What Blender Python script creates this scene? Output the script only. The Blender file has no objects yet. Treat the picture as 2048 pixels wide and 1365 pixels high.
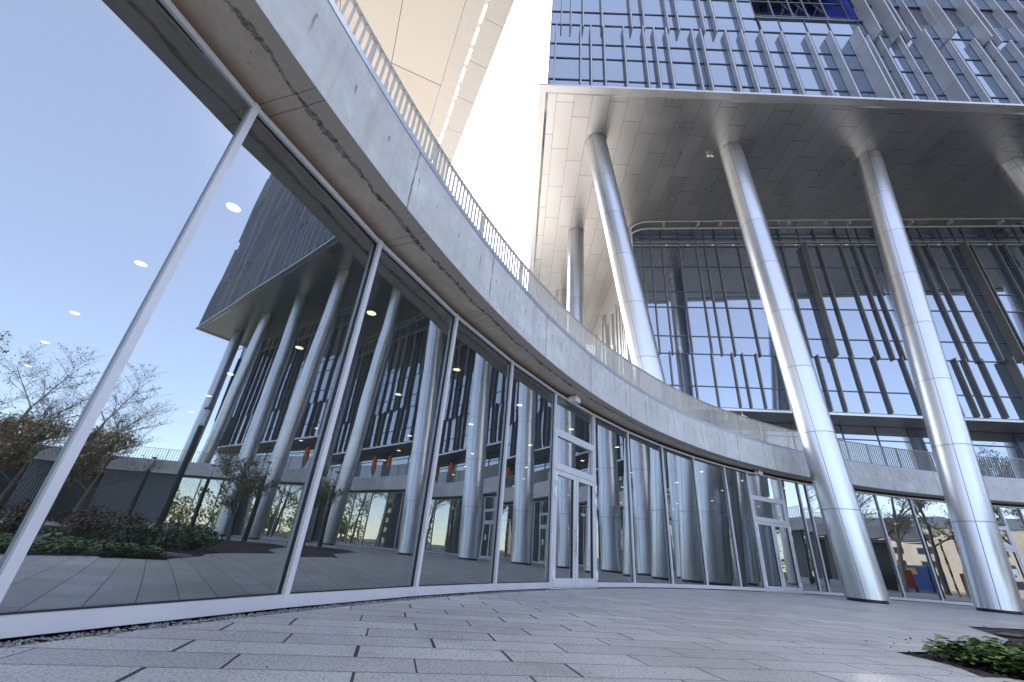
import bpy, math, random
from mathutils import Vector, Matrix
random.seed(7)
S = bpy.context.scene
COL = S.collection
sin, cos, rad = math.sin, math.cos, math.radians

# ------------------------------------------------------------------ helpers
class MB:
    """collects shapes and links them as ONE mesh object"""
    def __init__(self):
        self.v = []; self.f = []; self.uv = []; self.mi = []; self.sm = []
    def face(self, pts, uvs=None, mi=0, smooth=False):
        n = len(self.v)
        self.v += [tuple(p) for p in pts]
        self.f.append(tuple(range(n, n + len(pts))))
        self.uv.append(uvs if uvs else [(0, 0)] * len(pts))
        self.mi.append(mi); self.sm.append(smooth)
    def hexa(self, b, t, mi=0):
        """b, t: four bottom and four top points, counter clockwise seen from above"""
        self.face([b[3], b[2], b[1], b[0]], None, mi)
        self.face(t, None, mi)
        for i in range(4):
            j = (i + 1) % 4
            a, c = Vector(b[i]), Vector(b[j])
            w = (c - a).length; h = (Vector(t[i]) - a).length
            self.face([b[i], b[j], t[j], t[i]], [(0, 0), (w, 0), (w, h), (0, h)], mi)
    def box(self, x0, x1, y0, y1, z0, z1, mi=0, T=None):
        b = [(x0, y0, z0), (x1, y0, z0), (x1, y1, z0), (x0, y1, z0)]
        t = [(x0, y0, z1), (x1, y0, z1), (x1, y1, z1), (x0, y1, z1)]
        if T:
            b = [T(*p) for p in b]; t = [T(*p) for p in t]
        self.hexa(b, t, mi)
    def tube(self, pts, rads, n=8, mi=0, cap=True):
        pts = [Vector(p) for p in pts]
        if not isinstance(rads, (list, tuple)): rads = [rads] * len(pts)
        rings = []
        for i, p in enumerate(pts):
            d = (pts[min(i + 1, len(pts) - 1)] - pts[max(i - 1, 0)])
            if d.length < 1e-6: d = Vector((0, 0, 1))
            d.normalize()
            a = d.cross(Vector((0, 0, 1)) if abs(d.z) < .9 else Vector((1, 0, 0))).normalized(); b = d.cross(a)
            rings.append([p + (a * cos(2 * math.pi * k / n) + b * sin(2 * math.pi * k / n)) * rads[i] for k in range(n)])
        L = 0
        for i in range(len(pts) - 1):
            l2 = L + (pts[i + 1] - pts[i]).length
            for k in range(n):
                m = (k + 1) % n
                self.face([rings[i][m], rings[i][k], rings[i + 1][k], rings[i + 1][m]],
                          [((k + 1) / n, L), (k / n, L), (k / n, l2), ((k + 1) / n, l2)], mi, True)
            L = l2
        if cap:
            self.face(rings[0], None, mi); self.face(list(reversed(rings[-1])), None, mi)
    def cyl(self, p0, p1, r0, r1=None, n=24, mi=0):
        self.tube([p0, p1], [r0, r0 if r1 is None else r1], n, mi)
    def build(self, name, mats, parent=None):
        me = bpy.data.meshes.new(name)
        off = Vector(parent.matrix_world.translation) if parent else Vector((0, 0, 0))
        if parent and parent.parent: off = Vector(parent['_o'])
        elif parent: off = Vector(parent['_o'])
        me.from_pydata([(v[0] - off.x, v[1] - off.y, v[2] - off.z) for v in self.v], [], self.f)
        if not isinstance(mats, (list, tuple)): mats = [mats]
        for m in mats: me.materials.append(m)
        ul = me.uv_layers.new(name='UVMap')
        k = 0
        for i, p in enumerate(me.polygons):
            p.material_index = self.mi[i]; p.use_smooth = self.sm[i]
            for u in self.uv[i]:
                ul.data[k].uv = u; k += 1
        me.update()
        o = bpy.data.objects.new(name, me)
        COL.objects.link(o)
        if parent: o.parent = parent
        o['_o'] = off[:]
        return o

def tag(o, label=None, cat=None, group=None, kind=None):
    if label: o['label'] = label
    if cat: o['category'] = cat
    if group: o['group'] = group
    if kind: o['kind'] = kind
    return o
def empty(name, loc, label, cat, group=None):
    o = bpy.data.objects.new(name, None); COL.objects.link(o)
    o.location = loc; o['_o'] = tuple(loc); o.empty_display_size = .3
    return tag(o, label, cat, group)
def copy_thing(o, loc, rz=0, scale=1, label=None, parent=None):
    c = o.copy(); COL.objects.link(c)
    if parent is None:
        c.location = loc; c.rotation_euler = (0, 0, rz); c.scale = (scale,) * 3
        if label: c['label'] = label
    else: c.parent = parent
    for ch in [x for x in COL.objects if x.parent == o]:
        copy_thing(ch, None, parent=c)
    return c

# ------------------------------------------------------------------ materials
class NT:
    def __init__(self, name):
        self.m = bpy.data.materials.new(name); self.m.use_nodes = True
        self.t = self.m.node_tree; self.n = self.t.nodes
        self.p = self.n['Principled BSDF']; self.out = self.n['Material Output']
    def new(self, typ, **kw):
        x = self.n.new(typ)
        for k, v in kw.items(): setattr(x, k, v)
        return x
    def link(self, a, b): self.t.links.new(a, b)
    def put(self, sock, v):
        if hasattr(v, 'is_linked') or hasattr(v, 'links'): self.link(v, sock)
        else: sock.default_value = v
    def math(self, op, a, b=0.0, c=0.0, clamp=False):
        x = self.new('ShaderNodeMath', operation=op, use_clamp=clamp)
        self.put(x.inputs[0], a); self.put(x.inputs[1], b); self.put(x.inputs[2], c)
        return x.outputs[0]
    def mix(self, fac, a, b, mode='MIX'):
        x = self.new('ShaderNodeMix', data_type='RGBA', blend_type=mode)
        self.put(x.inputs[0], fac)
        for i, v in ((6, a), (7, b)):
            if isinstance(v, tuple) and len(v) == 3: v = v + (1,)
            self.put(x.inputs[i], v)
        return x.outputs[2]
    def coord(self, kind='UV'):
        return self.new('ShaderNodeTexCoord').outputs[kind]
    def sep(self, v):
        x = self.new('ShaderNodeSeparateXYZ'); self.link(v, x.inputs[0]); return x.outputs
    def comb(self, x, y, z=0.0):
        c = self.new('ShaderNodeCombineXYZ')
        self.put(c.inputs[0], x); self.put(c.inputs[1], y); self.put(c.inputs[2], z); return c.outputs[0]
    def noise(self, vec, scale, detail=4, rough=.55, scl=None):
        if scl:
            mp = self.new('ShaderNodeMapping'); self.link(vec, mp.inputs[0]); mp.inputs['Scale'].default_value = scl; vec = mp.outputs[0]
        x = self.new('ShaderNodeTexNoise'); self.link(vec, x.inputs['Vector'])
        x.inputs['Scale'].default_value = scale; x.inputs['Detail'].default_value = detail; x.inputs['Roughness'].default_value = rough
        return x.outputs['Fac']
    def white(self, v):
        x = self.new('ShaderNodeTexWhiteNoise', noise_dimensions='2D'); self.link(v, x.inputs['Vector']); return x.outputs['Value']
    def ramp(self, fac, stops):
        x = self.new('ShaderNodeMapRange'); self.put(x.inputs[0], fac)
        x.inputs[1].default_value = stops[0]; x.inputs[2].default_value = stops[1]
        x.inputs[3].default_value = stops[2]; x.inputs[4].default_value = stops[3]; x.clamp = True
        return x.outputs[0]
    def line(self, v, period, width, off=0.0):
        """1 on a thin line repeating every period, else 0"""
        x = self.math('FRACT', self.math('DIVIDE', self.math('ADD', v, off), period))
        x = self.math('MULTIPLY', self.math('MINIMUM', x, self.math('SUBTRACT', 1.0, x)), period)
        return self.ramp(x, (width * .35, width, 1, 0))
    def bump(self, h, strength=.3, dist=.01):
        b = self.new('ShaderNodeBump'); self.link(h, b.inputs['Height'])
        b.inputs['Strength'].default_value = strength; b.inputs['Distance'].default_value = dist
        self.link(b.outputs[0], self.p.inputs['Normal'])
    def set(self, col=None, rough=None, metal=None, spec=None):
        if col is not None: self.put(self.p.inputs['Base Color'], col + (1,) if isinstance(col, tuple) and len(col) == 3 else col)
        if rough is not None: self.put(self.p.inputs['Roughness'], rough)
        if metal is not None: self.put(self.p.inputs['Metallic'], metal)
        if spec is not None: self.p.inputs['Specular IOR Level'].default_value = spec
        return self.m

def simple(name, col, rough=.5, metal=0.0, var=.12, scale=3.0, spec=.5):
    k = NT(name)
    n = k.noise(k.coord('Object'), scale)
    c = k.mix(k.ramp(n, (.3, .7, 0, 1)), tuple(x * (1 - var) for x in col), tuple(min(1, x * (1 + var)) for x in col))
    r = k.ramp(n, (.2, .8, max(.02, rough - .05), min(1, rough + .05)))
    return k.set(c, r, metal, spec)

def m_concrete():
    k = NT('board_concrete'); uv = k.coord('UV'); u, v, _ = k.sep(uv)
    big = k.noise(uv, .55, 5, .6); fine = k.noise(uv, 9, 6, .7); mid = k.noise(uv, 2.4, 5, .62)
    streak = k.noise(uv, 1, 4, .6, (5.5, .35, 1))
    c = k.mix(k.ramp(big, (.32, .68, 0, 1)), (.50, .485, .47), (.64, .63, .62))
    c = k.mix(k.ramp(mid, (.42, .72, 0, .55)), c, (.40, .38, .36))
    c = k.mix(k.ramp(k.noise(uv, 1.1, 6, .7), (.56, .68, 0, .6)), c, (.72, .71, .69))
    c = k.mix(k.ramp(fine, (.35, .7, .25, 0)), c, (.30, .29, .28))
    c = k.mix(k.ramp(streak, (.5, .72, 0, .5)), c, (.33, .31, .29))
    wob = k.math('MULTIPLY', k.math('SUBTRACT', k.noise(uv, 6, 3), .5), .05)
    uu = k.math('ADD', u, wob)
    seam = k.line(uu, 2.4, .02)
    brk = k.ramp(k.noise(uv, 4, 3), (.35, .6, .25, 1))
    c = k.mix(k.math('MULTIPLY', seam, brk), c, (.12, .11, .10))
    # tie holes with short dark weeps under them
    p = .62
    cell = k.math('FLOOR', k.math('DIVIDE', u, p))
    h1 = k.white(k.comb(cell, 3.0)); h2 = k.white(k.comb(cell, 8.0))
    lu = k.math('ABSOLUTE', k.math('SUBTRACT', k.math('SUBTRACT', uu, k.math('MULTIPLY', cell, p)), k.math('ADD', .22, k.math('MULTIPLY', h1, .18))))
    top = k.math('ADD', .60, k.math('MULTIPLY', h2, .14))
    dv = k.math('SUBTRACT', top, v)
    wlen = k.math('ADD', .09, k.math('MULTIPLY', h2, .34))
    vert = k.math('MULTIPLY', k.ramp(dv, (-.015, 0, 0, 1)), k.ramp(k.math('DIVIDE', dv, wlen), (.3, 1, 1, 0)))
    weep = k.math('MULTIPLY', k.ramp(lu, (.004, .023, 1, 0)), vert)
    c = k.mix(k.math('MULTIPLY', weep, .72), c, (.10, .09, .085))
    pores = k.new('ShaderNodeTexVoronoi'); k.link(uv, pores.inputs['Vector']); pores.inputs['Scale'].default_value = 13
    pm = k.math('MULTIPLY', k.ramp(pores.outputs['Distance'], (.06, .1, 1, 0)), k.ramp(k.noise(uv, 1.3, 2), (.5, .62, 0, 1)))
    c = k.mix(k.math('MULTIPLY', pm, .7), c, (.14, .13, .12))
    k.bump(k.math('ADD', k.math('MULTIPLY', fine, .5), k.math('MULTIPLY', seam, -1.5)), .35, .01)
    return k.set(c, .82)

def m_soffit():
    k = NT('soffit_concrete'); uv = k.coord('UV'); u, v, _ = k.sep(uv)
    big = k.noise(uv, .8, 5, .6); fine = k.noise(uv, 11, 6, .7); mid = k.noise(uv, 3, 6, .65)
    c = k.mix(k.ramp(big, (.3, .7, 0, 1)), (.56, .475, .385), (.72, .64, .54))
    c = k.mix(k.ramp(mid, (.42, .75, 0, .6)), c, (.42, .35, .28))
    c = k.mix(k.ramp(fine, (.4, .7, .3, 0)), c, (.30, .25, .20))
    # ragged stain line where the formwork strip met the slab
    w = k.math('ADD', k.math('MULTIPLY', k.math('SUBTRACT', k.noise(uv, 1.5, 7, .72), .5), .26), k.math('MULTIPLY', k.math('SUBTRACT', k.noise(uv, 9, 5, .7), .5), .05))
    e = k.math('SUBTRACT', k.math('ADD', v, w), .23)
    thick = k.ramp(k.noise(uv, 3.3, 4, .7), (.35, .7, .006, .06))
    ln = k.math('LESS_THAN', k.math('ABSOLUTE', e), thick)
    zone = k.ramp(e, (-.02, .02, 1, 0))
    c = k.mix(k.math('MULTIPLY', zone, .7), c, (.43, .39, .34))
    c = k.mix(k.math('MULTIPLY', ln, k.ramp(fine, (.38, .55, .95, .35))), c, (.045, .035, .028))
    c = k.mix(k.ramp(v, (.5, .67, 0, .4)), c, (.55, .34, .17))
    uu = k.math('ADD', u, k.math('MULTIPLY', k.math('SUBTRACT', mid, .5), .03))
    l2 = k.math('MAXIMUM', k.line(uu, 2.1, .008), k.line(uu, 2.1, .006, .13))
    c = k.mix(k.math('MULTIPLY', l2, .75), c, (.10, .08, .06))
    sp = k.ramp(k.noise(uv, 26, 2, .5), (.70, .74, 0, .8))
    c = k.mix(sp, c, (.07, .05, .04))
    k.bump(k.math('SUBTRACT', fine, k.math('MULTIPLY', ln, 1.2)), .4, .012)
    return k.set(c, .8)

def m_paving():
    k = NT('granite_paving'); P = k.coord('Object'); x, y, _ = k.sep(P)
    th = rad(12.5); ca, sa = cos(th), sin(th)
    bend = k.math('MULTIPLY', k.math('MULTIPLY', x, x), -.0018)
    u = k.math('ADD', k.math('MULTIPLY', x, ca), k.math('MULTIPLY', y, sa))
    v = k.math('SUBTRACT', k.math('MULTIPLY', y, ca), k.math('MULTIPLY', x, sa))
    RW = .33
    v = k.math('SUBTRACT', v, bend)
    row = k.math('FLOOR', k.math('DIVIDE', v, RW))
    h = k.white(k.comb(row, 1.0))
    par = k.math('MULTIPLY', k.math('MODULO', k.math('ABSOLUTE', row), 2.0), .48)
    uo = k.math('ADD', u, k.math('ADD', par, k.math('MULTIPLY', h, .3)))
    vf = k.math('MULTIPLY', k.math('FRACT', k.math('DIVIDE', v, RW)), RW)
    rowj = k.ramp(k.math('MINIMUM', vf, k.math('SUBTRACT', RW, vf)), (.003, .0058, 1, 0))
    uf = k.math('FRACT', uo)
    jw = k.math('ADD', .0035, k.math('MULTIPLY', k.white(k.comb(k.math('FLOOR', k.math('ADD', uo, .5)), row, 0.0)), .0075))
    je = k.math('SUBTRACT', k.math('MINIMUM', uf, k.math('SUBTRACT', 1.0, uf)), jw)
    crossj = k.ramp(je, (0.0, .0025, 1, 0))
    cell = k.comb(k.math('FLOOR', uo), row)
    tone = k.white(cell)
    gr = k.noise(P, 190, 3, .6); gr2 = k.noise(P, 62, 4, .65); big = k.noise(P, .8, 5, .6)
    c = k.mix(tone, (.385, .375, .355), (.53, .515, .49))
    c = k.mix(k.ramp(big, (.35, .7, 0, .5)), c, (.27, .255, .235))
    c = k.mix(k.ramp(gr2, (.53, .60, 0, .85)), c, (.15, .14, .13))
    pit = k.noise(P, 34, 3, .6)
    c = k.mix(k.ramp(pit, (.62, .67, 0, .8)), c, (.10, .095, .09))
    c = k.mix(k.ramp(gr, (.60, .70, 0, .6)), c, (.07, .065, .06))
    c = k.mix(k.ramp(gr, (.25, .36, .5, 0)), c, (.58, .56, .53))
    st = k.ramp(k.noise(P, 1.7, 7, .72), (.52, .70, 0, .55))
    c = k.mix(st, c, (.18, .165, .145))
    j = k.math('MAXIMUM', rowj, crossj)
    c = k.mix(j, c, (.022, .021, .022))
    edge = k.ramp(k.math('MINIMUM', vf, k.math('SUBTRACT', RW, vf)), (.004, .016, .25, 0))
    c = k.mix(edge, c, (.16, .15, .14))
    k.bump(k.math('SUBTRACT', k.math('ADD', k.math('MULTIPLY', gr2, .25), k.math('MULTIPLY', tone, .35)), k.math('MULTIPLY', j, 2.0)), .6, .006)
    return k.set(c, k.ramp(gr2, (.3, .7, .40, .62)), 0, .75)

def m_glass():
    k = NT('facade_glass')
    k.n.remove(k.p)
    tr = k.new('ShaderNodeBsdfTransparent'); tr.inputs[0].default_value = (.45, .62, .49, 1)
    gl = k.new('ShaderNodeBsdfGlossy'); gl.inputs['Roughness'].default_value = 0.0; gl.inputs[0].default_value = (.90, .96, 1, 1)
    nz = k.noise(k.coord('Object'), .55, 2, .4)
    b = k.new('ShaderNodeBump'); b.inputs['Strength'].default_value = .35; b.inputs['Distance'].default_value = .009
    k.link(nz, b.inputs['Height']); k.link(b.outputs[0], gl.inputs['Normal'])
    fr = k.new('ShaderNodeFresnel'); fr.inputs[0].default_value = 1.5
    mx = k.new('ShaderNodeMixShader')
    k.link(k.math('MULTIPLY_ADD', fr.outputs[0], .75, GLASS_BASE), mx.inputs[0])
    k.link(tr.outputs[0], mx.inputs[1]); k.link(gl.outputs[0], mx.inputs[2])
    # thin film of dust and dried rain, also lifting the blacks like painted haze
    du = k.new('ShaderNodeBsdfDiffuse'); du.inputs[0].default_value = (.62, .62, .62, 1)
    P = k.coord('Object'); st = k.noise(P, 1, 5, .65, (7, 7, .5)); cl = k.noise(P, 1.3, 5, .6)
    m2 = k.new('ShaderNodeMixShader')
    k.link(k.math('ADD', .010, k.math('MULTIPLY', k.ramp(st, (.45, .8, 0, .03)), k.ramp(cl, (.3, .7, .2, 1)))), m2.inputs[0])
    k.link(mx.outputs[0], m2.inputs[1]); k.link(du.outputs[0], m2.inputs[2])
    k.link(m2.outputs[0], k.out.inputs[0])
    return k.m
GLASS_BASE = .36

def m_tower_glass(name, base, tint, refl):
    k = NT(name); k.n.remove(k.p)
    df = k.new('ShaderNodeBsdfDiffuse')
    g = k.new('ShaderNodeNewGeometry').outputs['Random Per Island']
    c = k.mix(g, tuple(x * .6 for x in base), tuple(x * 1.5 for x in base)); k.link(c, df.inputs[0])
    gl = k.new('ShaderNodeBsdfGlossy'); gl.inputs['Roughness'].default_value = 0.0; gl.inputs[0].default_value = tint + (1,)
    nz = k.noise(k.coord('Object'), .4, 2, .4)
    b = k.new('ShaderNodeBump'); b.inputs['Strength'].default_value = .3; b.inputs['Distance'].default_value = .01
    k.link(nz, b.inputs['Height']); k.link(b.outputs[0], gl.inputs['Normal'])
    fr = k.new('ShaderNodeFresnel'); fr.inputs[0].default_value = 1.5
    mx = k.new('ShaderNodeMixShader')
    k.link(k.math('MULTIPLY_ADD', fr.outputs[0], .6, refl), mx.inputs[0])
    k.link(df.outputs[0], mx.inputs[1]); k.link(gl.outputs[0], mx.inputs[2])
    k.link(mx.outputs[0], k.out.inputs[0])
    return k.m

def m_column():
    k = NT('brushed_steel_cladding'); uv = k.coord('UV'); u, v, _ = k.sep(uv)
    j = k.math('MAXIMUM', k.line(v, 2.93, .012), k.line(u, .25, .0032, .115))
    pan = k.white(k.comb(k.math('FLOOR', k.math('DIVIDE', k.math('ADD', u, .115), .25)), k.math('FLOOR', k.math('DIVIDE', v, 2.93))))
    br = k.noise(uv, 1, 3, .6, (260, 1.2, 1)); big = k.noise(k.coord('Object'), .5, 3)
    c = k.mix(pan, (.49, .495, .512), (.55, .555, .57))
    c = k.mix(k.ramp(big, (.35, .7, 0, .25)), c, (.62, .62, .65))
    dr = k.math('MULTIPLY', k.ramp(v, (.1, 2.2, 1, 0)), k.ramp(k.noise(uv, 1, 5, .65, (40, .8, 1)), (.4, .75, 0, .5)))
    c = k.mix(dr, c, (.30, .28, .26))
    sm_ = k.ramp(k.noise(uv, 1, 5, .65, (60, .25, 1)), (.5, .8, 0, .2))
    c = k.mix(sm_, c, (.45, .45, .46))
    c = k.mix(j, c, (.05, .05, .055))
    r = k.math('ADD', k.ramp(br, (.3, .7, .29, .36)), k.math('MULTIPLY', pan, .03))
    k.bump(k.math('MULTIPLY', j, -1.0), .6, .01)
    return k.set(c, r, .92)

def m_panels(name, c0, c1, wid, lng, rough, metal, joint=(.10, .09, .085), jw=.014):
    k = NT(name); uv = k.coord('UV'); u, v, _ = k.sep(uv)
    row = k.math('FLOOR', k.math('DIVIDE', u, wid))
    off = k.math('MULTIPLY', k.math('MODULO', k.math('ADD', k.math('MULTIPLY', row, 2.0), 300.0), 3.0), lng / 3)
    vo = k.math('ADD', k.math('ADD', v, off), k.math('MULTIPLY', k.white(k.comb(row, 5.0)), .12 * lng))
    j = k.math('MAXIMUM', k.line(u, wid, jw), k.line(vo, lng, jw * 1.3))
    pan = k.white(k.comb(row, k.math('FLOOR', k.math('DIVIDE', vo, lng))))
    c = k.mix(pan, c0, c1)
    c = k.mix(j, c, joint)
    r = k.math('ADD', k.math('MULTIPLY', pan, .05), k.ramp(k.noise(k.coord('Object'), .8, 3), (.3, .7, rough - .03, rough + .03)))
    wv = k.noise(k.coord('Object'), .35, 2, .4)
    k.bump(k.math('SUBTRACT', k.math('MULTIPLY', wv, .1), j), .2, .008)
    return k.set(c, r, metal)

def m_leaf(name, c0, c1):
    k = NT(name)
    g = k.new('ShaderNodeNewGeometry').outputs['Random Per Island']
    n = k.noise(k.coord('Object'), 6, 3)
    c = k.mix(g, c0, c1); c = k.mix(k.ramp(n, (.4, .7, 0, .4)), c, tuple(x * .5 for x in c0))
    return k.set(c, .5)

def m_terrace():
    k = NT('terrace_paving'); P = k.new('ShaderNodeNewGeometry').outputs['Position']; x, y, _ = k.sep(P)
    n = k.noise(P, .6, 4)
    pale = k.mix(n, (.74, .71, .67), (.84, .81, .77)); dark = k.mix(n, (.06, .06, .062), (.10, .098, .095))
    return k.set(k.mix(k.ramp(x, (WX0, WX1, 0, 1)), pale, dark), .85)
WX0, WX1 = 9.0, 9.4   # made-up split: pale west bounces light onto the tower soffit, dark east dims it

def m_emit(name, col, s):
    k = NT(name); k.n.remove(k.p)
    e = k.new('ShaderNodeEmission'); e.inputs[0].default_value = col + (1,); e.inputs[1].default_value = s
    k.link(e.outputs[0], k.out.inputs[0]); return k.m

M = dict(
    concrete=m_concrete(), soffit=m_soffit(), paving=m_paving(), glass=m_glass(),
    front_glass=m_tower_glass('tower_glass', (.02, .04, .08), (.84, .93, 1.0), .31),
    rec_glass=m_tower_glass('recess_glass', (.02, .032, .055), (.86, .92, 1.0), .31),
    column=m_column(),
    panels=m_panels('soffit_panels', (.43, .407, .38), (.475, .45, .42), 1.03, 3.15, .29, .86),
    rim=simple('rim_metal', (.50, .475, .45), .34, .7, .05),
    bevel=simple('bright_rim_metal', (.70, .69, .68), .2, .9, .04),
    cream=m_panels('cream_panels', (.50, .435, .36), (.54, .475, .395), 2.55, 5.2, .38, .15, (.05, .04, .03), .022),
    alu=simple('anodised_aluminium', (.58, .57, .59), .42, .15, .05, 2),
    flash=simple('zinc_flashing', (.45, .50, .58), .42, .6, .06, 2),
    rail=simple('railing_paint', (.34, .335, .325), .45, .2, .06, 4),
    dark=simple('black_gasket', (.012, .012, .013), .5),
    frame=simple('dark_mullion', (.085, .092, .115), .4, .4),
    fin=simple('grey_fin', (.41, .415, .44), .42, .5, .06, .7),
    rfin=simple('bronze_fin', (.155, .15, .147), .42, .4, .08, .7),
    steel=simple('steel', (.6, .6, .61), .22, .9, .05),
    blackmetal=simple('black_metal', (.02, .021, .023), .35, .3),
    white=simple('white_paint', (.78, .77, .74), .4, 0, .04),
    terrace=m_terrace(),
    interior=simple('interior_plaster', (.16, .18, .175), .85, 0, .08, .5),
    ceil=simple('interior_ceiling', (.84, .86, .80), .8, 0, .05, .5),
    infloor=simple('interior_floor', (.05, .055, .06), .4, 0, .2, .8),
    lamp=m_emit('lamp_light', (1, .70, .52), 5.5),
    soil=simple('bark_soil', (.028, .021, .016), .95, 0, .5, 40),
    gravel=m_leaf('gravel_stone', (.09, .085, .085), (.30, .29, .28)),
    leafy=m_leaf('geranium_leaf', (.045, .10, .018), (.15, .23, .04)),
    red_shrub=m_leaf('red_brown_leaf', (.05, .02, .012), (.09, .045, .02)),
    dk_shrub=m_leaf('dark_green_leaf', (.02, .05, .015), (.06, .11, .03)),
    spring=m_leaf('spring_leaf', (.14, .16, .04), (.25, .24, .07)),
    autumn=m_leaf('tan_leaf', (.30, .21, .09), (.46, .33, .15)),
    bark=simple('grey_bark', (.16, .135, .115), .9, 0, .35, 6),
    birch=simple('pale_bark', (.36, .31, .25), .9, 0, .35, 5),
    grass=simple('ground', (.11, .115, .10), .95, 0, .3, .4),
    asphalt=simple('asphalt', (.055, .055, .057), .9, 0, .25, 4),
    brick=simple('beige_render', (.44, .375, .30), .9, 0, .12, .35),
    roofm=simple('grey_roof', (.13, .15, .18), .7, 0, .1, .4),
    winm=simple('dark_window', (.03, .035, .045), .12, 0, .2),
    blue=simple('blue_paint', (.015, .09, .36), .4, 0, .1),
    voidblue=simple('blue_reflection', (.06, .085, .44), .45, 0, .25, 1.2),  # blue painted in for the reflection in the bay's glass
    red=simple('red_paint', (.42, .025, .02), .3, 0, .08),
    orange=simple('orange_fabric', (.62, .12, .02), .7, 0, .12),
    yellow=simple('amber_paint', (.75, .32, .03), .5),
    tyre=simple('tyre_rubber', (.02, .02, .02), .8),
    louvre=simple('grey_louvre', (.25, .26, .28), .5, .3, .08),
    curb=simple('kerb_stone', (.27, .27, .28), .85, 0, .15, 12),
    rust=simple('iron_cover', (.10, .095, .09), .6, .5, .3, 20),
)

# ------------------------------------------------------------------ ring geometry
CX, CY, RG, RB = 22.78, -6.03, 26.98, 26.31
ZG, Z1, Z2, ZR = 4.36, 4.48, 5.51, 6.62
def A(th, r, z):
    t = rad(th); return (CX + r * sin(t), CY + r * cos(t), z)
def arc(mb, th0, th1, prof, step=1.0, mi=0, smooth=True, u0=-130):
    """sweep a profile of (r, z) points round the courtyard; u is metres along, v metres across"""
    n = max(1, int(round((th1 - th0) / step))); L = [0]
    for a, b in zip(prof, prof[1:]): L.append(L[-1] + math.hypot(a[0] - b[0], a[1] - b[1]))
    for i in range(n):
        a = th0 + (th1 - th0) * i / n; b = th0 + (th1 - th0) * (i + 1) / n
        ua, ub = rad(a - u0) * RB, rad(b - u0) * RB
        for (p, q, l0, l1) in zip(prof, prof[1:], L, L[1:]):
            mb.face([A(a, *p), A(b, *p), A(b, *q), A(a, *q)], [(ua, l0), (ub, l0), (ub, l1), (ua, l1)], mi, smooth)
def chord(th0, th1, e0=0, e1=0, r=RG):
    """local frame of a flat panel between two angles: T(s along from left, d outwards into courtyard, z)"""
    a, b = Vector(A(th0, r, 0)), Vector(A(th1, r, 0)); w = (b - a).length; x = (b - a) / w
    n = Vector((x.y, -x.x, 0))                 # towards the courtyard
    def T(s, d, z):
        p = a + x * s + n * d; return (p.x, p.y, z)
    return T, w

TH0, TH1 = -128.0, 70.0
pod = empty('podium_building', A(-20, RG, 0), 'low curved concrete and glass building wrapped round the paved courtyard', 'building')

mb = MB(); arc(mb, TH0, TH1, [(RB, Z1), (RB, Z2)])
mb.face([A(TH1, RB, Z1), A(TH1, RG + .4, Z1), A(TH1, RG + .4, Z2), A(TH1, RB, Z2)])
mb.build('concrete_band', M['concrete'], pod)
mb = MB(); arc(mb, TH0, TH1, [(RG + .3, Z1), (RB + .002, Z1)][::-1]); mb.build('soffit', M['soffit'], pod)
mb = MB(); arc(mb, TH0, TH1, [(RB - .012, Z2 - .005), (RB - .012, Z2 + .085), (RB + .42, Z2 + .085)]); mb.build('flashing', M['flash'], pod)
# roof terrace with the ceiling of the rooms under it
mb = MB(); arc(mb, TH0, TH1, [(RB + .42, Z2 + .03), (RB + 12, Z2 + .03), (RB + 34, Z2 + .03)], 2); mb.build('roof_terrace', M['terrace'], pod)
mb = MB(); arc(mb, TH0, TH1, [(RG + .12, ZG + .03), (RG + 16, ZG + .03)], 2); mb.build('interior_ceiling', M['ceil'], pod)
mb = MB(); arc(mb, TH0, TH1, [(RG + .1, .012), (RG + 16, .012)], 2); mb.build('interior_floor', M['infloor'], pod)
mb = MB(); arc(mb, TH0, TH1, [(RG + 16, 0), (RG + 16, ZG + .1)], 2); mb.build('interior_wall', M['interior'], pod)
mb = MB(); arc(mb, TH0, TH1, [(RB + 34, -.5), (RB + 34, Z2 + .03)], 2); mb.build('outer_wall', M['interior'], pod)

# railing: flat bars between a handrail and the flashing
rl = MB(); arc(rl, TH0, TH1, [(RB + .30, ZR - .012), (RB + .36, ZR - .012), (RB + .36, ZR + .012), (RB + .30, ZR + .012), (RB + .30, ZR - .012)], 1)
railing = rl.build('railing', M['rail'], pod)
bl = MB(); pitch = .112 / RB * 57.2958
n = int((TH1 - TH0) / pitch)
for i in range(n):
    th = TH0 + (i + .5) * pitch
    dense = -100 < th < 40
    if not dense and i % 2: continue
    hw = .006 / RB * 57.2958; r0, r1 = RB + .305, RB + .355
    if i % 15 == 0: hw *= 2.2; r1 += .03
    b = [A(th - hw, r0, Z2 + .08), A(th + hw, r0, Z2 + .08), A(th + hw, r1, Z2 + .08), A(th - hw, r1, Z2 + .08)]
    t = [(p[0], p[1], ZR - .011) for p in b]
    bl.hexa(b, t)
bl.build('baluster_row', M['rail'], railing)

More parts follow.
